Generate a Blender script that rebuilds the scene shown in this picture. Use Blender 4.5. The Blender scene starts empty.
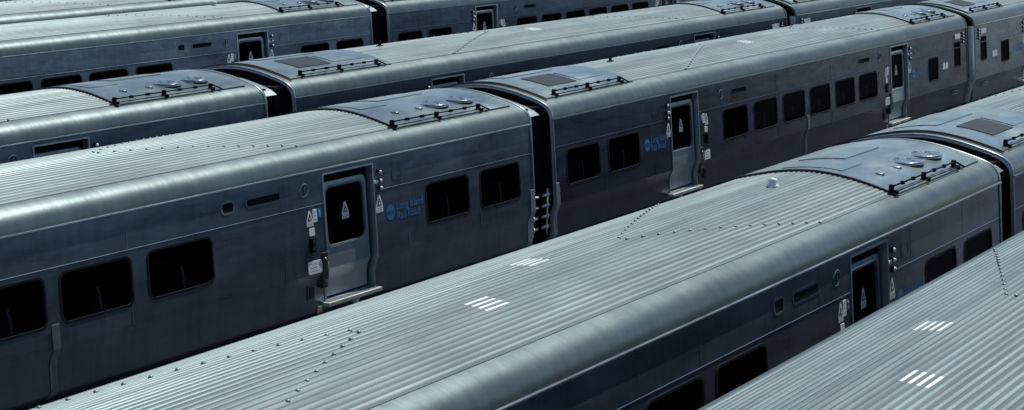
import bpy, bmesh, math, random
from mathutils import Vector, Matrix
from mathutils.geometry import tessellate_polygon
R = math.radians
random.seed(7)
S = bpy.context.scene
COL = S.collection

# ------------------------------------------------------------------ camera, light, exposure
cam = bpy.data.cameras.new('camera')
co = bpy.data.objects.new('camera', cam)
COL.objects.link(co)
YAW, PIT, ROL = R(29.23149), R(-9.45476), R(0.88463)
fw = Vector((math.cos(YAW)*math.cos(PIT), math.sin(YAW)*math.cos(PIT), math.sin(PIT)))
rt = Vector((math.sin(YAW), -math.cos(YAW), 0))
up = rt.cross(fw)
r2 = rt*math.cos(ROL) + up*math.sin(ROL)
u2 = -rt*math.sin(ROL) + up*math.cos(ROL)
m = Matrix((r2, u2, -fw)).transposed().to_4x4()
m.translation = (-33.32854, -17.72006, 8.22032)
co.matrix_world = m
cam.sensor_width = 36
cam.lens = 2057.674/1024*36
cam.shift_x = -0.9936/1024
cam.shift_y = -14.4119/1024
cam.clip_end = 3000
cam.dof.use_dof = True
cam.dof.focus_distance = 38
cam.dof.aperture_fstop = 5.6
S.camera = co

SUN_EL, SUN_AZ = 58, -5
W = bpy.data.worlds.new('World')
S.world = W
W.use_nodes = True
nt = W.node_tree
bg = nt.nodes['Background']
sky = nt.nodes.new('ShaderNodeTexSky')
sky.sky_type = 'NISHITA'
sky.sun_disc = False
sky.sun_elevation = R(SUN_EL)
sky.sun_rotation = R(90-SUN_AZ)
sky.air_density = 0.8
sky.dust_density = 0.2
sky.ozone_density = 1.6
nt.links.new(sky.outputs[0], bg.inputs[0])
bg.inputs[1].default_value = 0.108
sun = bpy.data.lights.new('sun', 'SUN')
sun.energy = 4.3
sun.angle = R(0.5)
sun.color = (1.0, 0.99, 0.965)
so = bpy.data.objects.new('sun', sun)
COL.objects.link(so)
sd = Vector((math.cos(R(SUN_EL))*math.cos(R(SUN_AZ)), math.cos(R(SUN_EL))*math.sin(R(SUN_AZ)), math.sin(R(SUN_EL))))
so.rotation_euler = sd.to_track_quat('Z', 'Y').to_euler()
S.view_settings.view_transform = 'Standard'
S.view_settings.look = 'None'
S.view_settings.exposure = 0.08
S.view_settings.gamma = 1

# ------------------------------------------------------------------ materials
def mat(name, col, metal=0, rough=.5, var=0.0, vscale=(1, 1, 1), vfreq=2.0, bump=0, bfreq=8, bscale=(1, 1, 1), streak=None, spec=.5, rvar=0, spots=None):
    M = bpy.data.materials.new(name)
    M.use_nodes = True
    n = M.node_tree; L = n.links
    b = n.nodes['Principled BSDF']
    b.inputs['Base Color'].default_value = (*col, 1)
    b.inputs['Metallic'].default_value = metal
    b.inputs['Roughness'].default_value = rough
    b.inputs['Specular IOR Level'].default_value = spec
    tc = n.nodes.new('ShaderNodeTexCoord')
    oi = n.nodes.new('ShaderNodeObjectInfo')
    add = n.nodes.new('ShaderNodeVectorMath'); add.operation = 'ADD'
    mul = n.nodes.new('ShaderNodeVectorMath'); mul.operation = 'SCALE'
    L.new(oi.outputs['Location'], mul.inputs[0]); mul.inputs['Scale'].default_value = 1.37
    L.new(tc.outputs['Object'], add.inputs[0]); L.new(mul.outputs[0], add.inputs[1])
    P = add.outputs[0]
    def noise(scale, freq, det=5, r=.6):
        mp = n.nodes.new('ShaderNodeMapping'); mp.inputs['Scale'].default_value = scale
        L.new(P, mp.inputs[0])
        t = n.nodes.new('ShaderNodeTexNoise'); t.inputs['Scale'].default_value = freq
        t.inputs['Detail'].default_value = det; t.inputs['Roughness'].default_value = r
        L.new(mp.outputs[0], t.inputs[0])
        return t.outputs['Fac']
    cur = None
    if var:
        f = noise(vscale, vfreq)
        cr = n.nodes.new('ShaderNodeMapRange')
        cr.inputs['From Min'].default_value = .3; cr.inputs['From Max'].default_value = .7
        cr.inputs['To Min'].default_value = 1-var; cr.inputs['To Max'].default_value = 1+var
        L.new(f, cr.inputs[0]); cur = cr.outputs[0]
        if streak:
            f2 = noise(streak[0], streak[1], 3, .5)
            c2 = n.nodes.new('ShaderNodeMapRange')
            c2.inputs['From Min'].default_value = .35; c2.inputs['From Max'].default_value = .65
            c2.inputs['To Min'].default_value = 1-streak[2]; c2.inputs['To Max'].default_value = 1+streak[2]
            L.new(f2, c2.inputs[0])
            mm = n.nodes.new('ShaderNodeMath'); mm.operation = 'MULTIPLY'
            L.new(cur, mm.inputs[0]); L.new(c2.outputs[0], mm.inputs[1]); cur = mm.outputs[0]
        vm = n.nodes.new('ShaderNodeVectorMath'); vm.operation = 'SCALE'
        vm.inputs[0].default_value = col
        L.new(cur, vm.inputs['Scale']); L.new(vm.outputs[0], b.inputs['Base Color'])
    if rvar:
        f3 = noise((.4, 1, 2.2), 1.7, 5, .6)
        c3 = n.nodes.new('ShaderNodeMapRange')
        c3.inputs['From Min'].default_value = .3; c3.inputs['From Max'].default_value = .7
        c3.inputs['To Min'].default_value = rough-rvar; c3.inputs['To Max'].default_value = rough+rvar
        L.new(f3, c3.inputs[0]); L.new(c3.outputs[0], b.inputs['Roughness'])
    nrm = None
    if bump:
        f4 = noise(bscale, bfreq, 3, .5)
        bp = n.nodes.new('ShaderNodeBump'); bp.inputs['Strength'].default_value = 1
        bp.inputs['Distance'].default_value = bump
        L.new(f4, bp.inputs['Height']); nrm = bp.outputs[0]
    if spots:      # regular dimples left by the spot-welded carlines
        mp = n.nodes.new('ShaderNodeMapping'); mp.inputs['Scale'].default_value = (spots[0], 0, 0)
        L.new(tc.outputs['Object'], mp.inputs[0])
        wv = n.nodes.new('ShaderNodeTexWave'); wv.bands_direction = 'X'; wv.inputs['Scale'].default_value = 1
        wv.inputs['Distortion'].default_value = 0
        L.new(mp.outputs[0], wv.inputs[0])
        bp = n.nodes.new('ShaderNodeBump'); bp.inputs['Strength'].default_value = 1
        bp.inputs['Distance'].default_value = spots[1]
        L.new(wv.outputs['Fac'], bp.inputs['Height'])
        if nrm: L.new(nrm, bp.inputs['Normal'])
        nrm = bp.outputs[0]
    if nrm: L.new(nrm, b.inputs['Normal'])
    return M

M = {}
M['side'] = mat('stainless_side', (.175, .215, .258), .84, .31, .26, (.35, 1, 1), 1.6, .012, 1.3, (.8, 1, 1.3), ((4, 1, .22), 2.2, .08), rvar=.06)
M['side_dim'] = mat('dim_stainless_side', (.070, .096, .135), .86, .30, .22, (.35, 1, 1), 1.6, .012, 1.3, (.8, 1, 1.3), ((4, 1, .22), 2.2, .08), rvar=.06)  # darkened copy of the side steel, weaker reflections painted into its colour
M['roof'] = mat('weathered_roof', (.165, .213, .203), .42, .46, .17, (.15, 1, 1), 3.0, .004, 3, (.6, 1.5, 1), ((.10, 5, 1), 2.0, .20), rvar=.07)
M['groove'] = mat('roof_groove_shade', (.058, .076, .076), .3, .6, .3, (.15, 1, 1), 3.0)  # shade in the rib valleys, put into a darker base colour
M['edge'] = mat('roof_edge_metal', (.112, .145, .139), .72, .42, .18, (.25, 1, 1), 2.5, .007, 2.6, (1.1, .5, .5), ((5, .6, .6), 1.1, .10), rvar=.05)
M['deck'] = mat('equipment_deck_metal', (.160, .208, .196), .58, .30, .32, (.6, 1, 1), 1.6, .010, 1.6, (.8, 1.3, 1), ((1.2, 4, 1), 2.0, .10), rvar=.12)
M['trim'] = mat('bright_trim', (.26, .30, .30), .75, .36, .12, (1, 1, 1), 5)
M['door'] = mat('door_steel', (.46, .52, .55), .85, .38, .14, (1, 1, .6), 3, .004, 3, rvar=.06)
M['silver'] = mat('polished_corner_metal', (.55, .60, .61), .7, .35, .12, (1, 1, 1), 4)
M['fan'] = mat('spun_fan_metal', (.24, .28, .29), 1.0, .30, .1, (1, 1, 1), 4)
M['panel'] = mat('dark_hatch', (.045, .060, .070), 0, .8, .2, (1, 1, 1), 5, .003, 9, spec=.08)
M['rubber'] = mat('black_rubber', (.008, .009, .012), 0, .7, .2, (1, 1, 1), 9, spec=.15)
M['seam'] = mat('seam_sealant', (.030, .033, .040), 0, .6, .3, (1, 1, 1), 7)
M['black'] = mat('black_equipment', (.008, .009, .011), 0, .8, .2, (1, 1, 1), 5, spec=.08)
M['under'] = mat('underframe_grime', (.035, .034, .034), .2, .7, .3, (1, 1, 1), 4, .004, 12)
M['white'] = mat('white_decal', (.88, .88, .80), 0, .5, .05, (1, 1, 1), 9)
M['stripe'] = mat('white_roof_paint', (.70, .73, .70), 0, .6, .22, (1, 1, 1), 16)
M['cream'] = mat('cream_step', (.62, .62, .50), .1, .5, .2, (1, 1, 1), 8)
M['orange'] = mat('tan_marker', (.55, .42, .26), 0, .5)
M['ink'] = mat('black_ink', (.02, .02, .022), 0, .5)
M['blue'] = mat('blue_decal', (.03, .17, .36), 0, .45, .12, (1, 1, 1), 14)
M['lens'] = mat('lamp_lens', (.78, .80, .78), 0, .25)
M['seat'] = mat('seat_vinyl', (.045, .05, .075), 0, .6, .1)
M['shell'] = mat('seat_shell', (.85, .88, .88), 0, .4)
M['inside'] = mat('interior_lining', (.10, .10, .10), 0, .6, .1)
M['rail'] = mat('rail_steel', (.20, .15, .12), .6, .45, .3, (1, 1, 1), 5)
M['tie'] = mat('concrete_tie', (.05, .058, .068), 0, .9, .2, (1, 1, 1), 6, .005, 20)
M['ballast'] = mat('ballast_stone', (.026, .033, .042), 0, .95, .45, (1, 1, 1), 9, .04, 14)
# tinted window glass: partly see-through, glossy
g = bpy.data.materials.new('tinted_glass'); g.use_nodes = True
n = g.node_tree; n.nodes.clear()
o_ = n.nodes.new('ShaderNodeOutputMaterial'); tr = n.nodes.new('ShaderNodeBsdfTransparent'); gl = n.nodes.new('ShaderNodeBsdfGlossy')
fr = n.nodes.new('ShaderNodeFresnel'); mx = n.nodes.new('ShaderNodeMixShader')
tr.inputs[0].default_value = (.30, .32, .35, 1); gl.inputs[0].default_value = (.16, .18, .22, 1); gl.inputs[1].default_value = .05
fr.inputs[0].default_value = 1.33
n.links.new(fr.outputs[0], mx.inputs[0]); n.links.new(tr.outputs[0], mx.inputs[1]); n.links.new(gl.outputs[0], mx.inputs[2]); n.links.new(mx.outputs[0], o_.inputs[0])
M['glass'] = g

# ------------------------------------------------------------------ mesh helpers
class MB:
    def __init__(s): s.v = []; s.f = []; s.mi = []; s.sm = []
    def face(s, pts, mi=0, smooth=False):
        k = len(s.v); s.v += [tuple(p) for p in pts]; s.f.append(tuple(range(k, k+len(pts)))); s.mi.append(mi); s.sm.append(smooth)
    def box(s, a, b, mi=0, bev=0):
        x0, y0, z0 = a; x1, y1, z1 = b
        c = [(x0, y0, z0), (x1, y0, z0), (x1, y1, z0), (x0, y1, z0), (x0, y0, z1), (x1, y0, z1), (x1, y1, z1), (x0, y1, z1)]
        k = len(s.v); s.v += c
        for q in ((0, 3, 2, 1), (4, 5, 6, 7), (0, 1, 5, 4), (1, 2, 6, 5), (2, 3, 7, 6), (3, 0, 4, 7)):
            s.f.append(tuple(k+i for i in q)); s.mi.append(mi); s.sm.append(False)
    def tube(s, a, b, r, n=8, mi=0, cap=True, r1=None):
        a = Vector(a); b = Vector(b); d = (b-a).normalized()
        u = d.orthogonal().normalized(); w = d.cross(u); k = len(s.v); r1 = r if r1 is None else r1
        for P, rr in ((a, r), (b, r1)):
            for i in range(n):
                t = 2*math.pi*i/n; s.v.append(tuple(P+u*rr*math.cos(t)+w*rr*math.sin(t)))
        for i in range(n):
            j = (i+1) % n; s.f.append((k+i, k+j, k+n+j, k+n+i)); s.mi.append(mi); s.sm.append(True)
        if cap:
            s.f.append(tuple(k+i for i in range(n))[::-1]); s.f.append(tuple(k+n+i for i in range(n))); s.mi += [mi, mi]; s.sm += [False, False]
    def strip(s, rows, mi=0, smooth=True, shared=True):
        k = len(s.v); w = len(rows[0])
        for r in rows: s.v += [tuple(p) for p in r]
        for i in range(len(rows)-1):
            for j in range(w-1):
                s.f.append((k+i*w+j, k+i*w+j+1, k+(i+1)*w+j+1, k+(i+1)*w+j)); s.mi.append(mi); s.sm.append(smooth)
    def lathe(s, c, prof, n=20, mi=0, ax='z', smooth=True):
        rows = []
        for r, h in prof:
            row = []
            for i in range(n+1):
                t = 2*math.pi*i/n
                if ax == 'z': row.append((c[0]+r*math.cos(t), c[1]+r*math.sin(t), c[2]+h))
                else: row.append((c[0]+r*math.cos(t), c[1]+h, c[2]+r*math.sin(t)))
            rows.append(row)
        s.strip(rows, mi, smooth)
    def tess(s, loops, fn, mi=0, flip=False):
        vs = [Vector((p[0], p[1], 0)) for l in loops for p in l]
        tris = tessellate_polygon([[Vector((p[0], p[1], 0)) for p in l] for l in loops])
        k = len(s.v); s.v += [tuple(fn(p.x, p.y)) for p in vs]
        for t in tris:
            a, b, c = (vs[i] for i in t)
            cr = (b-a).cross(c-a).z
            if abs(cr) < 1e-10: continue
            t = t if (cr > 0) != flip else t[::-1]
            s.f.append(tuple(k+i for i in t)); s.mi.append(mi); s.sm.append(False)
    def build(s, name, mats, parent=None, weld=True):
        me = bpy.data.meshes.new(name); me.from_pydata(s.v, [], s.f)
        if not isinstance(mats, (list, tuple)): mats = [mats]
        for q in mats: me.materials.append(M[q])
        for p, i, sm in zip(me.polygons, s.mi, s.sm): p.material_index = i; p.use_smooth = sm
        me.update()
        o = bpy.data.objects.new(name, me); COL.objects.link(o); o.parent = parent
        return o

def rrect(x0, x1, z0, z1, r, n=5):
    pts = []
    for cx, cz, a0 in ((x1-r, z0+r, -90), (x1-r, z1-r, 0), (x0+r, z1-r, 90), (x0+r, z0+r, 180)):
        for i in range(n+1):
            t = R(a0+90*i/n); pts.append((cx+r*math.cos(t), cz+r*math.sin(t)))
    return pts

L = 25.5
YF = 3.2
ZK = 1.68                                    # height of the crease below the windows
SL = 0.085
LOW = [(1.68, 0.0), (1.63, .022), (1.54, .058), (1.44, .074), (1.12, .056), (1.05, .088), (.98, .16), (.93, .26)]
def ys(z):
    if z >= ZK: return (z-ZK)*SL
    for (za, ya), (zb, yb) in zip(LOW, LOW[1:]):
        if z >= zb: return ya+(yb-ya)*(za-z)/(za-zb)
    return LOW[-1][1]
def on(x, z, d=0):                          # a point on the near side, d metres proud of it
    return (x, ys(z)-d, z)
PR = [(.125, 3.262), (.13, 3.31), (.14, 3.36), (.158, 3.41), (.19, 3.46), (.235, 3.505), (.30, 3.55), (.40, 3.592), (.55, 3.638), (.8, 3.702), (1.0, 3.747), (1.2, 3.78), (1.4, 3.802), (1.6, 3.81)]
PR = PR+[(YF-y, z) for y, z in PR[-2::-1]]
def zr(y):
    for (a, za), (b, zb) in zip(PR, PR[1:]):
        if y <= b: return za+(zb-za)*(y-a)/(b-a)
    return PR[-1][1]

def part(mb, name, mats, parent): return mb.build(name, mats, parent)

def window(root, x0, x1, z0=1.985, z1=2.645, r=.11):
    f = MB(); gw = .022
    out = rrect(x0-gw, x1+gw, z0-gw, z1+gw, r+gw); inn = rrect(x0+.012, x1-.012, z0+.012, z1-.012, r)
    f.tess([out, inn[::-1]], lambda x, z: on(x, z, .007))
    for lo, d0, d1, fl in ((out, .007, -.002, False), (inn, .007, -.05, True)):
        a = [on(x, z, d0) for x, z in lo]; b = [on(x, z, d1) for x, z in lo]; a.append(a[0]); b.append(b[0])
        f.strip([a, b] if not fl else [b, a], 0, False)
    o = part(f, 'window', 'rubber', root)
    p = MB(); p.tess([rrect(x0, x1, z0, z1, r)], lambda x, z: on(x, z, -.012)); part(p, 'pane', 'glass', o)
    return o

def decal_triangle(root, x, z, s=.17, d=.004, dy=0):
    m_ = MB(); P = lambda a, b, e: (x+a*s*1.25, ys(z)+dy-e-((z+b*s)-z)*(-SL), z+b*s)
    w = [(-.50, -.9), (.50, -.9), (.50, -.25), (.12, .9), (-.12, .9), (-.50, -.25)]
    m_.face([P(a, b, d) for a, b in w], 0)
    m_.face([P(a, b, d+.003) for a, b in [(-.33, -.22), (.33, -.22), (0, .62)]], 1)
    m_.face([P(a, b, d+.005) for a, b in [(-.12, -.12), (.14, -.08), (.03, .25)]], 0)
    for q in (-.45, -.62, -.78): m_.face([P(a, b, d+.003) for a, b in [(-.38, q-.05), (.38, q-.05), (.38, q), (-.38, q)]], 1)
    return part(m_, 'warning_decal', ['white', 'ink'], root)

def plate(root, name, x, z, w, h, mats, lines=0, d=.005, t=.004):
    m_ = MB(); q = rrect(x-w/2, x+w/2, z-h/2, z+h/2, min(w, h)*.12, 2)
    m_.tess([q], lambda a, b: on(a, b, d))
    a = [on(i, j, d) for i, j in q]; b = [on(i, j, 0) for i, j in q]; a.append(a[0]); b.append(b[0]); m_.strip([a, b], 0, False)
    for k in range(lines):
        zz = z+h*(.28-.56*k/max(lines-1, 1)); m_.face([on(x-w*.36, zz-.004, d+.003), on(x+w*(.30-.14*(k % 2)), zz-.004, d+.003), on(x+w*(.30-.14*(k % 2)), zz+.004, d+.003), on(x-w*.36, zz+.004, d+.003)], 1)
    return part(m_, name, mats if lines else mats[:1], root)

TEXT_CACHE = {}
def text_geo(s, size):
    k = (s, size)
    if k not in TEXT_CACHE:
        cu = bpy.data.curves.new('lettering', 'FONT'); cu.body = s; cu.size = size; cu.resolution_u = 2; cu.offset = size*.012
        ob = bpy.data.objects.new('lettering', cu); COL.objects.link(ob)
        dg = bpy.context.evaluated_depsgraph_get(); me = bpy.data.meshes.new_from_object(ob.evaluated_get(dg))
        TEXT_CACHE[k] = ([tuple(v.co) for v in me.vertices], [tuple(p.vertices) for p in me.polygons])
        bpy.data.objects.remove(ob); bpy.data.curves.remove(cu); bpy.data.meshes.remove(me)
    return TEXT_CACHE[k]
def text_on(mb, s, size, x, z, d, mi=0):
    v, f = text_geo(s, size); k = len(mb.v)
    mb.v += [on(x+a, z+b, d) for a, b, c in v]
    for q in f: mb.f.append(tuple(k+i for i in q)); mb.mi.append(mi); mb.sm.append(False)

def logo(root, x, z, s=1.0):                 # x, z: centre of the disc
    m_ = MB(); n = 24; r = .135*s
    m_.face([on(x+r*math.cos(2*math.pi*i/n), z+r*math.sin(2*math.pi*i/n), .004) for i in range(n)], 0)
    text_on(m_, 'MTA', .11*s, x-.105*s, z-.035*s, .007, 1)
    text_on(m_, 'Long Island', .195*s, x+.19*s, z+.02*s, .004, 0)
    text_on(m_, 'Rail Road', .195*s, x+.19*s, z-.15*s, .004, 0)
    return part(m_, 'operator_logo', ['blue', 'side'], root)

def cup(root, x, z, r=.105):                 # round recessed latch with a bright rim
    m_ = MB(); c = on(x, z, 0)
    m_.lathe(c, [(0, .004), (r*.82, .004), (r*.86, -.012), (r, -.014), (r*1.08, -.002), (r*1.1, .004)], 20, 0, 'y')
    m_.box((x-.012, c[1]-.018, z-r*.7), (x+.012, c[1]-.004, z+r*.7), 0)
    return part(m_, 'latch_cup', 'trim', root)

def slot(root, x0, x1, z0, z1, name='vent_slot', mid=True, inner='black', rim='side'):
    m_ = MB(); r = min(.05, (z1-z0)*.45)
    out = rrect(x0-.03, x1+.03, z0-.03, z1+.03, r+.03); inn = rrect(x0, x1, z0, z1, r)
    m_.tess([out, inn[::-1]], lambda x, z: on(x, z, .006), 0)
    a = [on(x, z, .006) for x, z in out]; b = [on(x, z, -.002) for x, z in out]; a.append(a[0]); b.append(b[0]); m_.strip([a, b], 0, False)
    m_.tess([inn], lambda x, z: on(x, z, .001), 1)
    if mid:
        for k in range(3):
            zz = z0+(z1-z0)*(k+1)/4; m_.box((x0+.02, ys(zz)-.005, zz-.004), (x1-.02, ys(zz)+.004, zz+.004), 1)
    return part(m_, name, [rim, inner], root)

def lamp(root, x, z, s=.045):
    m_ = MB(); c = on(x, z, 0)
    m_.lathe((c[0], c[1]-.0, c[2]), [(s*1.25, .004), (s*1.25, -.03), (s, -.035)], 12, 1, 'y', False)
    m_.lathe((c[0], c[1]-.03, c[2]), [(s, -.004), (s*.85, -.02), (s*.4, -.028), (.001, -.030)], 12, 0, 'y')
    return part(m_, 'marker_light', ['lens', 'black'], root)

DT, DZ = 3.17, 1.19                          # door opening top and bottom
def door(root, x0, x1, d):
    # d = +1: lamps and logo stand on the +x side of the door
    fr_ = MB(); dp = .125
    # recess: jambs, head, sill
    zs = [DZ, 1.3, 1.44, 1.54, 1.62, 1.68, 2.2, 2.7, DT]
    for x, fl in ((x0, 0), (x1, 1)):
        a = [(x, ys(z)-.003, z) for z in zs]; b = [(x, ys(z)+dp, z) for z in zs]
        fr_.strip([a, b] if fl else [b, a], 0, True)
    fr_.face([(x0, ys(DT), DT), (x1, ys(DT), DT), (x1, ys(DT)+dp, DT), (x0, ys(DT)+dp, DT)], 0)
    fr_.face([(x0, ys(DZ), DZ), (x1, ys(DZ), DZ), (x1, ys(DZ)+dp, DZ), (x0, ys(DZ)+dp, DZ)][::-1], 0)
    # raised bead around the opening
    for (a, b, c, e) in ((x0-.035, x0, DZ, DT+.03), (x1, x1+.035, DZ, DT+.03)):
        rows = [[on(a, z, .001), on(a, z, .012), on(b, z, .012), on(b, z, .001)] for z in zs[:-1]+[e]]
        fr_.strip(rows, 0, False)
    fr_.strip([[on(x0, DT, .001), on(x0, DT, .012), on(x0, DT+.03, .012), on(x0, DT+.03, .001)], [on(x1, DT, .001), on(x1, DT, .012), on(x1, DT+.03, .012), on(x1, DT+.03, .001)]], 0, False)
    part(fr_, 'door_frame', 'door', root)
    bk = MB()
    bk.strip([[(x0-.02, ys(z)+dp+.05, z) for z in zs], [(x1+.02, ys(z)+dp+.05, z) for z in zs]], 0, False)
    part(bk, 'door_pocket', 'black', root)
    # leaf, following the bent side, with a round-cornered window
    le = MB(); a0, a1 = x0+.03, x1-.075; oy = dp-.04; zt = DT-.14
    W0, W1, Z0, Z1 = a0+.11, a1-.11, 2.04, 2.93
    P = lambda x, z, e=0: (x, ys(z)+oy-e, z)
    out = [(a0, ZK), (a1, ZK)]+[p for p in rrect(a0, a1, ZK, zt, .12)[6:18]]
    hole = rrect(W0, W1, Z0, Z1, .12)
    le.tess([out, hole[::-1]], lambda x, z: P(x, z))
    zl = [ZK, 1.62, 1.54, 1.44, 1.3, 1.22]
    le.strip([[P(a1, z) for z in zl], [P(a0, z) for z in zl]], 0, True)
    zz = [1.22, 1.3, 1.44, 1.54, 1.62, 1.68, zt-.12]
    le.strip([[P(a0, z) for z in zz], [P(a0, z, -.045) for z in zz]], 0, False)
    le.strip([[P(a1, z, -.045) for z in zz], [P(a1, z) for z in zz]], 0, False)
    lf = part(le, 'door', 'door', root)
    wf = MB(); o1 = rrect(W0-.045, W1+.045, Z0-.045, Z1+.045, .15); o2 = rrect(W0-.004, W1+.004, Z0-.004, Z1+.004, .12)
    wf.strip([[P(x, z, .002) for x, z in o1+o1[:1]], [P(x, z, .016) for x, z in rrect(W0-.03, W1+.03, Z0-.03, Z1+.03, .14)+rrect(W0-.03, W1+.03, Z0-.03, Z1+.03, .14)[:1]], [P(x, z, .012) for x, z in o2+o2[:1]], [P(x, z, -.04) for x, z in o2+o2[:1]]], 0, False)
    part(wf, 'door_window_rim', 'trim', lf)
    pn = MB(); pn.tess([rrect(W0, W1, Z0, Z1, .12)], lambda x, z: P(x, z, -.02)); part(pn, 'door_pane', 'glass', lf)
    decal_triangle(lf, (W0+W1)/2+.03, 2.52, .15, .004, oy+.02)
    # sill step
    st = MB(); st.box((x0-.09, -.07, DZ-.065), (x1+.05, .20, DZ-.012)); st.box((x0-.05, -.03, DZ-.012), (x1+.01, .14, DZ-.004), 1)
    part(st, 'door_step', ['cream', 'trim'], root)
    # left/right furniture
    A = x1 if d > 0 else x0; B = x0 if d > 0 else x1
    for z in (3.03, 2.89, 2.77): lamp(root, A+d*.19, z, .033)
    plate(root, 'lamp_bracket', A+d*.09, 2.88, .10, .05, ['white'], 0, .02)
    decal_triangle(root, A+d*.15, 2.52, .16)
    slot(root, A+d*.72-.13, A+d*.72+.13, 2.87, 3.02, 'speaker_grille', False, 'side')
    lx = A+.34 if d > 0 else A-1.30
    logo(root, lx+.12, 2.33, .92)
    decal_triangle(root, B-d*.42, 2.55, .135)
    plate(root, 'notice_label', B-d*.28, 2.58, .11, .20, ['white', 'ink'], 3)
    plate(root, 'access_symbol', B-d*.16, 2.60, .10, .13, ['blue', 'white'], 0)
    acc = MB(); acc.lathe(on(B-d*.16, 2.585, .008), [(.016, 0), (.026, 0)], 12, 0, 'y'); acc.tube(on(B-d*.16, 2.60, .009), on(B-d*.16-.003, 2.645, .009), .006, 5); part(acc, 'access_figure', 'white', root)
    plate(root, 'number_label', B-d*.38, 2.34, .14, .12, ['white', 'ink'], 0)
    bx = MB(); bx.box((B-d*.40-.055, ys(2.14)-.035, 2.03), (B-d*.40+.055, ys(2.14)+.02, 2.25)); bx.box((B-d*.40-.03, ys(2.14)-.045, 2.15), (B-d*.40+.03, ys(2.14)-.035, 2.21), 1); bx.box((B-d*.40-.03, ys(2.14)-.045, 2.06), (B-d*.40+.03, ys(2.14)-.035, 2.12), 1)
    part(bx, 'door_control', ['black', 'under'], root)
    plate(root, 'instruction_plate', B-d*.36, 1.79, .36, .20, ['white', 'ink'], 3)
    hd = MB(); xx = B-d*.10
    hd.tube((xx, -.05, 1.56), (xx, -.05, 1.84), .013); hd.tube((xx, -.05, 1.56), (xx, .05, 1.50), .013); hd.tube((xx, -.05, 1.84), (xx, .03, 1.92), .013)
    part(hd, 'grab_handle', 'trim', root)
    bz = MB(); bz.box((xx-d*.0-.06, ys(1.7)-.004, 1.42), (xx+.06, .07, 1.98)); part(bz, 'handle_recess', 'seam', root)
    lb = MB(); lb.box((B-d*.40-.09, .05, 1.27), (B-d*.40+.09, .075, 1.50)); lb.box((B-d*.40-.06, .042, 1.30), (B-d*.40+.06, .05, 1.47), 1); part(lb, 'junction_box', ['side', 'under'], root)
    tg = MB(); tg.box((B-d*.17-.06, .05, 1.03), (B-d*.17+.06, .072, 1.13)); part(tg, 'skirt_marker', 'orange', root)
    t2 = MB(); t2.box(((x0+x1)/2+d*.15-.05, .03, 1.01), ((x0+x1)/2+d*.15+.05, .09, 1.10)); part(t2, 'skirt_tag', 'white', root)

def drain(root, x):
    m_ = MB(); zs = [2.0, 1.75, 1.68, 1.62, 1.54, 1.44, 1.12, 1.05, .98]
    m_.strip([[on(x-.07, z, -.002), on(x-.055, z, .022), on(x+.055, z, .022), on(x+.07, z, -.002)] for z in zs], 0, False)
    m_.face([on(x-.07, 2.0, -.002), on(x-.055, 2.0, .022), on(x+.055, 2.0, .022), on(x+.07, 2.0, -.002)][::-1])
    for sx in (-.085, .078): m_.strip([[on(x+sx, z, .003), on(x+sx+.008, z, .003)] for z in zs], 1, False)
    part(m_, 'seam_cover', ['trim', 'seam'], root)

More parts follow.
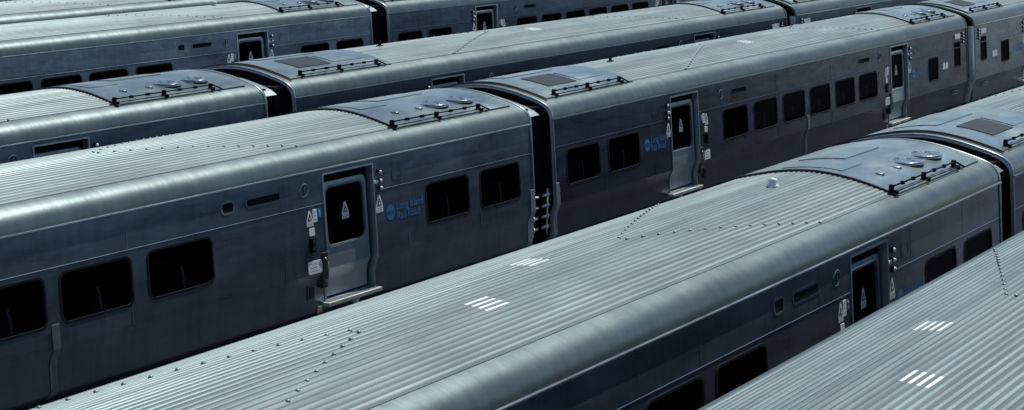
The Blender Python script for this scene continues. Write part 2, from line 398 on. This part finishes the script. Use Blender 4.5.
RIDGES = []
SEAMS = [2.05, 4.3, 7.1, 10.9, 14.4, 17.9, 21.3, 23.6]
def body(root, doors, wins, kind):
    # near side: one sheet with window and door openings
    m_ = MB()
    outl = [(0, ZK)]
    for x0, x1 in doors: outl += [(x0, ZK), (x0, DT), (x1, DT), (x1, ZK)]
    outl += [(L, ZK), (L, 3.262), (0, 3.262)]
    m_.tess([outl]+[rrect(a-.01, b+.01, z0-.01, z1+.01, .11)[::-1] for a, b, z0, z1 in wins], lambda x, z: (x, ys(z), z))
    xs = [0]+[v for dd in doors for v in dd]+[L]
    for a, b in zip(xs[::2], xs[1::2]): m_.strip([[(b, y, z) for z, y in LOW], [(a, y, z) for z, y in LOW]], 0, True)
    for a, b in doors: m_.strip([[(b, ys(z), z) for z in (DZ, 1.12, 1.05, .98, .93)], [(a, ys(z), z) for z in (DZ, 1.12, 1.05, .98, .93)]], 0, True)
    # weld seams between the side panels
    for x in SEAMS:
        if any(a-.1 < x < b+.1 for a, b in doors): continue
        m_.strip([[on(x-.02, z, -.001), on(x-.006, z, .004), on(x+.006, z, .004), on(x+.02, z, -.001)] for z in (3.24, 2.76)], 0, True)
        m_.strip([[on(x-.02, z, -.001), on(x-.006, z, .004), on(x+.006, z, .004), on(x+.02, z, -.001)] for z in (1.94, 1.70)], 0, True)
    # fine raised beads: belt line and eave panel line, panel joints
    for z in (2.735,):
        for a, b in ((0, doors[0][0]-.04), (doors[0][1]+.04, doors[1][0]-.04), (doors[1][1]+.04, L)):
            m_.strip([[(x, ys(z-.012)-.001, z-.012), (x, ys(z)-.007, z-.005), (x, ys(z)-.007, z+.003), (x, ys(z)-.001, z+.010)] for x in (a, b)], 0, False)
    part(m_, 'body_side', ['side', 'trim'], root)
    fs = MB(); prof = [(3.262, .135)]+LOW
    fs.strip([[(a, YF-y, z) for z, y in prof] for a in (0, L)], 0, True); part(fs, 'body_side', 'side', root)
    # roof skin
    rf = MB()
    rf.strip([[(x, y, z) for y, z in PR] for x in (L, 0)], 0, True)
    # gutter rail
    for s, Y in ((1, 0), (-1, YF)):
        q = [(Y+s*.125, 3.285), (Y+s*.098, 3.278), (Y+s*.095, 3.262), (Y+s*.12, 3.248), (Y+s*.14, 3.248)]
        rf.strip([[(x, y, z) for y, z in q] for x in ((0, L) if s < 0 else (L, 0))], 1, False)
    part(rf, 'roof', ['edge', 'side'], root)
    # corrugated sheet between the two decks, with its chevron rows of domed fixings
    cg = MB(); pts = []; y = .46; pit = .077; h = .011
    pts.append((y-.02, zr(y-.02)-.002)); pts.append((y-.018, zr(y)+.004))
    del RIDGES[:]
    while y < YF-.46:
        for dy, dh in ((0, .003), (.013, .003), (.025, h), (.057, h), (.068, .003)): pts.append((y+dy, zr(y+dy)+dh))
        RIDGES.append(y+.041); y += pit
    pts.append((y, zr(y)-.002))
    X0, X1 = 4.0, L-4.0
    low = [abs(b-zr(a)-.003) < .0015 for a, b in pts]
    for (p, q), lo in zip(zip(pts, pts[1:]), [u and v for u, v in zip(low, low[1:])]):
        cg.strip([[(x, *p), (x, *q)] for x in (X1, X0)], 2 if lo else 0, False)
    for ax, arm in ((10.0, -1), (L-10.0, 1)):
        for sgn in (1, -1):
            for k in range(14):
                t = k/13; x = ax+arm*3.3*t; y = YF/2+sgn*(.05+1.08*t)
                cg.lathe((x, y, zr(y)+.008), [(.024, 0), (.022, .010), (.013, .018), (.001, .020)], 8, 0)
    if kind == 'P':      # pale sealed strip along one arm of the chevron
        n_ = 14; rows = []
        for k in range(n_+1):
            t = k/n_; x = 10.0-3.4*t; y = YF/2-.03-1.1*t; rows.append([(x-.03, y+.012, zr(y)+.021), (x+.03, y-.012, zr(y)+.021)])
        cg.strip(rows, 3, True)
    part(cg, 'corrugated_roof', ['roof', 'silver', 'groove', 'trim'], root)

def deck(root, fans):
    # smooth equipment deck of one roof end; fans=True: the right-hand end with two fans
    a, b = (.30, 3.93) if not fans else (L-4.0, L-.30)
    m_ = MB(); hh = .032
    ysn = [.40]+[.5+.1*i for i in range(23)]+[2.80]
    xs_ = [a, a+(b-a)*.33, a+(b-a)*.66, b]
    m_.strip([[(x, y, zr(y)+hh) for y in ysn] for x in xs_[::-1]], 0, True)
    for x, fl in ((a, 1), (b, 0)):
        r_ = [[(x, y, zr(y)-.01) for y in ysn], [(x, y, zr(y)+hh) for y in ysn]]
        m_.strip(r_ if fl else r_[::-1], 0, False)
    for y, fl in ((.40, 0), (2.80, 1)):
        r_ = [[(x, y, zr(y)-.01) for x in (a, b)], [(x, y, zr(y)+hh) for x in (a, b)]]
        m_.strip(r_ if fl else r_[::-1], 0, False)
    part(m_, 'equipment_deck', 'deck', root)
    # black joint arc
    j = MB(); xa = (L-4.02) if fans else .26
    for w0, w1, z0, z1 in ((xa-.035, xa+.02, .02, .044),):
        yy = [.36]+[.4+.12*i for i in range(21)]+[2.84]
        j.strip([[(x, y, zr(y)+z) for y in yy] for x, z in ((w1, z0), (w1, z1), (w0, z1), (w0, z0))], 0, False)
    part(j, 'joint_seal', 'seam', root)
    # hand rail along the near edge, on short posts with clamps
    x0, x1 = (L-4.10, L-1.22) if fans else (.62, 3.52)
    yr = .47; zb = zr(yr)+hh; r_ = MB()
    r_.tube((x0, yr, zb+.07), (x1, yr, zb+.07), .013, 8)
    r_.tube((x0, yr-.09, zb+.02), (x1, yr-.09, zb+.02), .007, 6)
    for k in range(7):
        x = x0+(x1-x0)*(k+.15)/6.3; big = k in (0, 3, 6)
        if big:
            r_.box((x-.03, yr-.03, zb-.03), (x+.03, yr+.03, zb+.10)); r_.box((x-.02, yr-.10, zb-.03), (x+.02, yr-.03, zb+.03))
        else: r_.box((x-.04, yr-.022, zb+.045), (x+.04, yr+.022, zb+.092))
    r_.tube((x1, yr, zb+.07), (x1+.16, yr-.10, zb-.02), .014, 6)
    part(r_, 'roof_rail', ['black', 'trim'], root)
    def hatch(x0, x1, y0, y1, mt, h0=.045, t=.012):
        q = MB(); yv = [y0+(y1-y0)*i/5 for i in range(6)]
        q.strip([[(x, y, zr(y)+h0) for y in yv] for x in (x1, x0)], 0, True)
        for x, fl in ((x0, 1), (x1, 0)):
            rr = [[(x, y, zr(y)+hh-.004) for y in yv], [(x, y, zr(y)+h0) for y in yv]]; q.strip(rr if fl else rr[::-1], 0, False)
        for y, fl in ((y0, 0), (y1, 1)):
            rr = [[(x, y, zr(y)+hh-.004) for x in (x0, x1)], [(x, y, zr(y)+h0) for x in (x0, x1)]]; q.strip(rr if fl else rr[::-1], 0, False)
        return part(q, 'roof_hatch', mt, root)
    if fans:
        for x in (L-1.98, L-1.16):
            f = MB(); y = 1.02; z = zr(y)+hh; r = .31
            f.lathe((x, y, z), [(r*1.04, -.04), (r*1.04, .004), (r, .008), (r*.9, .002), (r*.5, .018), (r*.2, .026), (.001, .027)], 28)
            for k in range(6):
                t = math.pi*2*k/6+.3; f.tube((x+r*.2*math.cos(t), y+r*.2*math.sin(t), z+.028), (x+r*math.cos(t), y+r*math.sin(t), z+.010), .004, 4)
            part(f, 'roof_fan', 'fan', root)
        for x in (L-3.28, L-2.55):
            f = MB(); y = .92; z = zr(y)+hh; f.lathe((x, y, z-.01), [(.085, 0), (.085, .015), (.07, .024), (.001, .026)], 14); part(f, 'roof_cap', 'deck', root)
        hatch(L-2.75, L-1.35, 1.62, 2.35, 'deck')
        hatch(L-3.75, L-2.95, 1.30, 2.2, 'deck', .042)
    else:
        hatch(1.1, 2.25, .80, 1.42, 'panel')
        hatch(2.42, 3.5, .85, 1.42, 'deck', .042)
        hatch(1.0, 2.9, 1.70, 2.45, 'deck', .045)

def stripes(root, x, y):
    m_ = MB(); rd = sorted(sorted(RIDGES, key=lambda q: abs(q-y))[:4])
    for yy in rd:
        w = .016; a, b = zr(yy-w)+.0130, zr(yy+w)+.0130
        m_.face([(x-.22, yy-w, a), (x+.22, yy-w, a), (x+.22, yy+w, b), (x-.22, yy+w, b)])
        m_.face([(x-.22, yy-w, a), (x-.22, yy-w, a-.004), (x+.22, yy-w, a-.004), (x+.22, yy-w, a)])
    part(m_, 'roof_marking', 'stripe', root)

def ends(root, cab_right):
    zz = [z for z, y in LOW]
    loop = [(y, z) for z, y in LOW][::-1]+PR+[(YF-y, z) for z, y in LOW]
    cy = YF/2
    for x, s in ((0, -1), (L, 1)):
        cab = (x == L) == cab_right
        e = MB(); e.face([(x-s*.01, y, z) for y, z in (loop if s < 0 else loop[::-1])])
        part(e, 'end_wall', 'black' , root)
        rm = MB(); sc = lambda y, z, k: (cy+(y-cy)*k, 2.2+(z-2.2)*k)
        ring = [loop, [sc(y, z, 1.006) for y, z in loop], [sc(y, z, 1.006) for y, z in loop], [sc(y, z, .97) for y, z in loop]]
        xx = [x-s*.05, x-s*.045, x+s*.02, x+s*.02]
        rows = [[(xq, y, z) for y, z in lp] for xq, lp in zip(xx, ring)]
        rm.strip(rows if s > 0 else rows[::-1], 0, True)
        part(rm, 'end_rim', 'trim' if not cab else 'edge', root)
        if not cab:
            # corner guard strip on the lower body
            g_ = MB(); xg = x-s*.07; zs = [2.08, 1.75, 1.68, 1.62, 1.54, 1.44, 1.12, 1.05, .98]
            g_.strip([[on(xg-.06, z, -.002), on(xg-.05, z, .03), on(xg+.05, z, .03), on(xg+.06, z, -.002)] for z in zs], 0, False)
            g_.face([on(xg-.06, 2.08, -.002), on(xg-.05, 2.08, .03), on(xg+.05, 2.08, .03), on(xg+.06, 2.08, -.002)][::-1])
            part(g_, 'corner_guard', 'door', root)
            d_ = MB(); d_.box((min(x, x+s*.33), .42, 1.1), (max(x, x+s*.33), YF-.42, 3.45))
            for k in range(5):
                t = x+s*(.03+.065*k); d_.box((t-.018, .36, 1.1), (t+.018, YF-.36, 3.50))
            part(d_, 'gangway_bellows', 'rubber', root)
            if s > 0:
                p_ = MB(); yy = [.22, .35, .5, .7, .9, 1.1]
                p_.strip([[(xq, y, zr(y)-.11) for y in yy] for xq in (x+.48, x+.02)], 0, True); p_.strip([[(x+.48, y, zr(y)-.15) for y in yy], [(x+.48, y, zr(y)-.11) for y in yy]], 0, True)
                part(p_, 'gangway_roof_plate', 'trim', root)
            # safety gate bars
            gb = MB(); ya = .14
            for k in range(4):
                z = 1.28+.20*k; gb.tube((x, ya, z), (x+s*.30, ya-.02, z+.0), .027, 6); gb.tube((x+s*.14, ya-.03, z-.045), (x+s*.14, ya-.03, z+.045), .026, 6)
            gb.tube((x+s*.14, ya-.02, 1.15), (x+s*.14, ya-.02, 2.0), .016, 6)
            part(gb, 'safety_bars', 'lens', root)
        else:
            if s < 0:   # bright rounded fairing of the left-hand cab corner
                cp = MB(); rows = []
                for z in (1.0, 1.44, 1.54, 1.68, 2.2, 2.8, 3.26):
                    rows.append([(x-.15*math.sin(t)+.005, ys(z)+.15-.15*math.cos(t)-.012, z) for t in [R(90*i/6) for i in range(7)]])
                cp.strip(rows[::-1], 0, True); part(cp, 'corner_fairing', 'silver', root)
            d_ = MB(); d_.box((min(x, x+s*.26), .8, 1.15), (max(x, x+s*.26), YF-.8, 3.35)); part(d_, 'cab_end_door', 'black', root)
            cb = MB()
            for k in range(3): cb.tube((x, .16, 1.75-.17*k), (x+s*.24, .12, 1.68-.17*k), .02, 6)
            part(cb, 'jumper_cable', 'trim', root)
            cp = MB(); cp.tube((x, cy, .75), (x+s*.3, cy, .75), .14, 10); cp.box((min(x+s*.18, x+s*.3), cy-.28, .55), (max(x+s*.18, x+s*.3), cy+.28, .95)); part(cp, 'coupler', 'under', root)

def running_gear(root):
    u = MB(); u.box((.3, .35, .86), (L-.3, YF-.35, 1.15))
    part(u, 'underframe', 'under', root)
    for a, b in ((6.2, 8.6), (9.0, 11.2), (11.6, 14.3), (14.8, 16.6), (17.0, 19.2)):
        q = MB(); q.box((a, .32, .35), (b, YF-.32, .86))
        for k in range(int((b-a)/.3)): q.box((a+.12+.3*k, .30, .42), (a+.28+.3*k, .33, .80))
        part(q, 'equipment_box', 'under', root)
    for xc in (3.6, L-3.6):
        bg_ = MB(); cy = YF/2
        for s in (-1, 1):
            Y = cy+s*.98
            bg_.box((xc-1.6, Y-.09, .42), (xc+1.6, Y+.09, .66)); bg_.box((xc-.5, Y-.12, .30), (xc+.5, Y+.12, .50))
            for w in (-1.3, 1.3): bg_.box((xc+w-.2, Y-.13, .32), (xc+w+.2, Y+.13, .60))
        bg_.box((xc-.3, cy-1.0, .5), (xc+.3, cy+1.0, .86))
        bo = part(bg_, 'bogie', 'under', root)
        for w in (-1.3, 1.3):
            wh = MB()
            for s in (-1, 1): wh.lathe((xc+w, cy+s*.72, .46), [(.001, -s*.01), (.40, -s*.01), (.46, -s*.0), (.46, s*.10), (.44, s*.13), (.001, s*.11)], 24, 0, 'y', False)
            wh.tube((xc+w, cy-.7, .46), (xc+w, cy+.7, .46), .09, 10)
            part(wh, 'wheelset', 'rail', bo)

def interior(root, wins):
    i_ = MB(); i_.box((.15, .30, 1.17), (L-.15, YF-.25, 1.22)); i_.box((.15, .30, 3.10), (L-.15, YF-.30, 3.14)); i_.box((.15, YF-.30, 1.22), (L-.15, YF-.24, 3.10))
    part(i_, 'interior_lining', 'inside', root)
    for a, b, z0, z1 in wins:
        if b-a < 1.0: continue
        xc = a+(b-a)*.52
        for (y0, y1) in ((.22, 1.25), (1.85, 2.8)):
            s = MB()
            s.box((xc, y0+.03, 1.68), (xc+.07, y1, 2.30)); s.box((xc-.42, y0+.03, 1.58), (xc+.02, y1, 1.69)); s.box((xc-.3, y0+.2, 1.22), (xc-.05, y1-.2, 1.58))
        # pale moulded shell seen edge-on
            if y0 > 1: part(s, 'seat', ['seat', 'shell'], root); continue
            sh = [(xc+.10, 1.66), (xc+.11, 1.95), (xc+.085, 2.18), (xc+.03, 2.33)]
            for (p0, q0), (p1, q1) in zip(sh, sh[1:]): s.face([(p0, .13, q0), (p0+.055, .13, q0), (p1+.055, .13, q1), (p1, .13, q1)], 1); s.face([(p0+.055, .13, q0), (p0+.055, 1.2, q0), (p1+.055, 1.2, q1), (p1+.055, .13, q1)], 1)
            part(s, 'seat', ['seat', 'shell'], root)

def cab_details(root, near_x, s):
    # s=+1: cab at the right end (x = L), measured back from it
    X = lambda d: near_x-s*d
    lo, hi = sorted((X(.62), X(1.18)))
    l_ = MB(); q = rrect(lo+.02, hi-.04, 2.99, 3.13, .04, 3); l_.tess([q], lambda x, z: on(x, z, .03)); a = [on(x, z, .03) for x, z in q]; b = [on(x, z, 0) for x, z in q]; l_.strip([a+a[:1], b+b[:1]], 0, False)
    part(l_, 'side_sign', 'lens', root)
    for k in range(4): lamp(root, X(.42), 3.12-.085*k, .026)
    for dd in (1.92, 2.18):
        m_ = MB(); x = X(dd); m_.face([on(x-.10, 2.22, .004), on(x+.10, 2.22, .004), on(x+.10, 2.36, .004), on(x+.02, 2.42, .004), on(x-.10, 2.38, .004)]); part(m_, 'notice_label', 'white', root)
    for z in (1.50, 1.42):
        m_ = MB(); x0, x1 = sorted((X(1.40), X(.80))); m_.tube(on(x0, z, .03), on(x1, z, .03), .012, 6); m_.tube(on(x0, z, .03), on(x0, z, -.01), .012, 6); m_.tube(on(x1, z, .03), on(x1, z, -.01), .012, 6); part(m_, 'grab_handle', 'trim', root)

def empty(name):
    o = bpy.data.objects.new(name, None); COL.objects.link(o); o.empty_display_size = .5; return o

def make_car(kind):
    if kind == 'P': M['side'] = M['side_dim']      # dimmer reflections of these sides put into a darker base colour
    root = empty('rail_car')
    mir = (lambda a: L-a) if kind == 'Q' else (lambda a: a)
    span = lambda a, b: tuple(sorted((mir(a), mir(b))))
    d1, d2 = span(5.147, 6.484), span(18.847, 20.184)
    doors = sorted((d1, d2))
    W_ = [(.50, 1.85), (2.25, 3.60)]
    if kind == 'P': W_ += [(7.79, 9.14), (9.53, 10.87), (11.27, 12.61), (12.97, 14.30), (14.70, 16.03), (16.38, 17.72)]
    else: W_ += [(9.30, 10.70), (11.05, 12.45), (12.75, 14.15), (14.47, 15.87), (16.20, 17.55)]
    wins = [(*span(a, b), 1.985, 2.645) for a, b in W_]
    wins.append((*span(21.96, 22.78), 1.99, 2.61)); wins.append((*span(24.30, 24.86), 2.20, 2.88))
    body(root, doors, wins, kind)
    for a, b, z0, z1 in wins: window(root, a, b, z0, z1, .11 if b-a > 1 else .07)
    right_door, left_door = doors[1], doors[0]
    door(root, *left_door, -1); door(root, *right_door, 1)
    drain(root, mir(12.60) if kind == 'Q' else 12.79)
    for c in ((7.0 if kind == 'Q' else 7.72), 17.95): cup(root, mir(c), 3.0)
    for a in ((7.62, 8.42) if kind == 'Q' else (8.32, 9.12), (16.4, 17.2)): slot(root, *span(*a), 2.945, 3.05, 'vent_slot', False)
    if kind == 'Q': slot(root, *span(8.74, 9.0), 2.93, 3.07, 'vent_grille', False, 'black', 'trim')
    deck(root, False); deck(root, True)
    ends(root, kind == 'P')
    running_gear(root); interior(root, wins)
    cab_details(root, L if kind == 'P' else 0, 1 if kind == 'P' else -1)
    return root

def copy_tree(o, parent=None):
    c = o.copy(); COL.objects.link(c); c.parent = parent
    for ch in list(o.children): copy_tree(ch, c)
    return c

# ------------------------------------------------------------------ setting: yard ground and tracks
def struct(mb, name, mt, kind='structure'):
    o = mb.build(name, mt); o['kind'] = kind; return o
gm = MB(); gm.face([(-600, -600, -.30), (900, -600, -.30), (900, 900, -.30), (-600, 900, -.30)]); struct(gm, 'ground', 'ballast')
ROWS = {0: (-3.0, -13.76, 0.0), 1: (-1.757, -9.137, -.2368), 2: (0, 0, 0), 3: (-.188, 5.692, -.351), 4: (18.506, 15.543, -.236), 5: (19.8, 20.65, -.24)}
for k, (x0, y0, t) in ROWS.items():
    tk = MB(); c, s = math.cos(R(t)), math.sin(R(t))
    def w(x, y, z): return (x0+x*c-y*s, y0+x*s+y*c, z)
    def obox(x0_, x1_, y0_, y1_, z0_, z1_, mi):
        p = [w(x, y, z) for z in (z0_, z1_) for x, y in ((x0_, y0_), (x1_, y0_), (x1_, y1_), (x0_, y1_))]
        for q in ((0, 3, 2, 1), (4, 5, 6, 7), (0, 1, 5, 4), (1, 2, 6, 5), (2, 3, 7, 6), (3, 0, 4, 7)): tk.face([p[i] for i in q], mi)
    for yy in (1.6-.7525, 1.6+.7175): obox(-60, 90, yy, yy+.07, -.15, 0, 0)
    for i in range(200): obox(-60+.75*i, -60+.75*i+.25, .3, 2.9, -.32, -.15, 1)
    struct(tk, 'track', ['rail', 'tie'])

# ------------------------------------------------------------------ the cars
def antenna(root):
    an = MB(); xa = 5.3; z = zr(1.6)
    an.box((xa-.05, 1.59, z), (xa+.05, 1.61, z+.14)); an.box((xa-.08, 1.56, z), (xa+.08, 1.64, z+.03)); part(an, 'roof_antenna', 'black', root)
def ventilator(root):
    an = MB(); z = zr(1.6)
    an.lathe((L-5.55, 1.6, z), [(.09, 0), (.09, .03), (.04, .05), (.04, .07), (.065, .08), (.06, .11), (.001, .13)], 14); part(an, 'roof_ventilator', 'stripe', root)
proto = {}
def car(kind, row, off, label, yaw=None, extra=()):
    x0, y0, t = ROWS[row]
    if yaw is not None: t = yaw
    if kind not in proto:
        keep = M['side']; proto[kind] = make_car(kind); M['side'] = keep
    o = copy_tree(proto[kind])
    c, s = math.cos(R(t)), math.sin(R(t))
    o.location = (x0+off*c, y0+off*s, 0); o.rotation_euler = (0, 0, R(t))
    o['label'] = label; o['category'] = 'train car'; o['group'] = 'commuter rail cars stored side by side in the yard'
    if 'v' in extra: ventilator(o)
    if 'a' in extra: antenna(o)
    if 's' in extra:
        if kind == 'Q': stripes(o, L-13.72, 1.24+(.05 if row == 0 else 0)); stripes(o, L-11.75, 1.86)
        else: stripes(o, 11.65, 1.24)
    return o
def drop(o):
    for ch in list(o.children): drop(ch)
    bpy.data.objects.remove(o)
car('Q', 2, -.798-L, 'grey commuter car filling the left centre, whole framed door and blue lettering visible', -.923)
car('P', 2, 0, 'grey commuter car in the middle with six windows between two side doors', extra='as')
car('Q', 2, L+.56, 'cab end cut by the right edge, coupled behind the six-window car', -.12)
car('Q', 1, -.703-L, 'car with long ribbed roof crossing the bottom centre, side nearly black', extra='vs')
car('P', 1, 0, 'car at the right edge showing dark roof hatch past a black gap')
car('Q', 0, -L, 'ribbed roof in the bottom right corner with two white striped markings', extra='s')
car('Q', 3, -.921-L, 'car at far left showing roof fans and only one wide door top')
car('P', 3, 0, 'car with dark roof hatch, standing directly behind the middle six-window car', extra='as')
car('Q', 3, L+.75, 'small cab end at upper right behind the roof of the six-window car')
car('Q', 4, -.917-L, 'car at upper left with a row of half hidden windows', extra='v')
car('P', 4, 0, 'car at top centre, window tops above the roof with dark hatch')
car('Q', 5, -.80-L, 'farthest grey roof in the top left corner, with black roof rail')
car('P', 5, 0, 'sliver of roof at the top, right of the farthest black gap')
for o in proto.values(): drop(o)
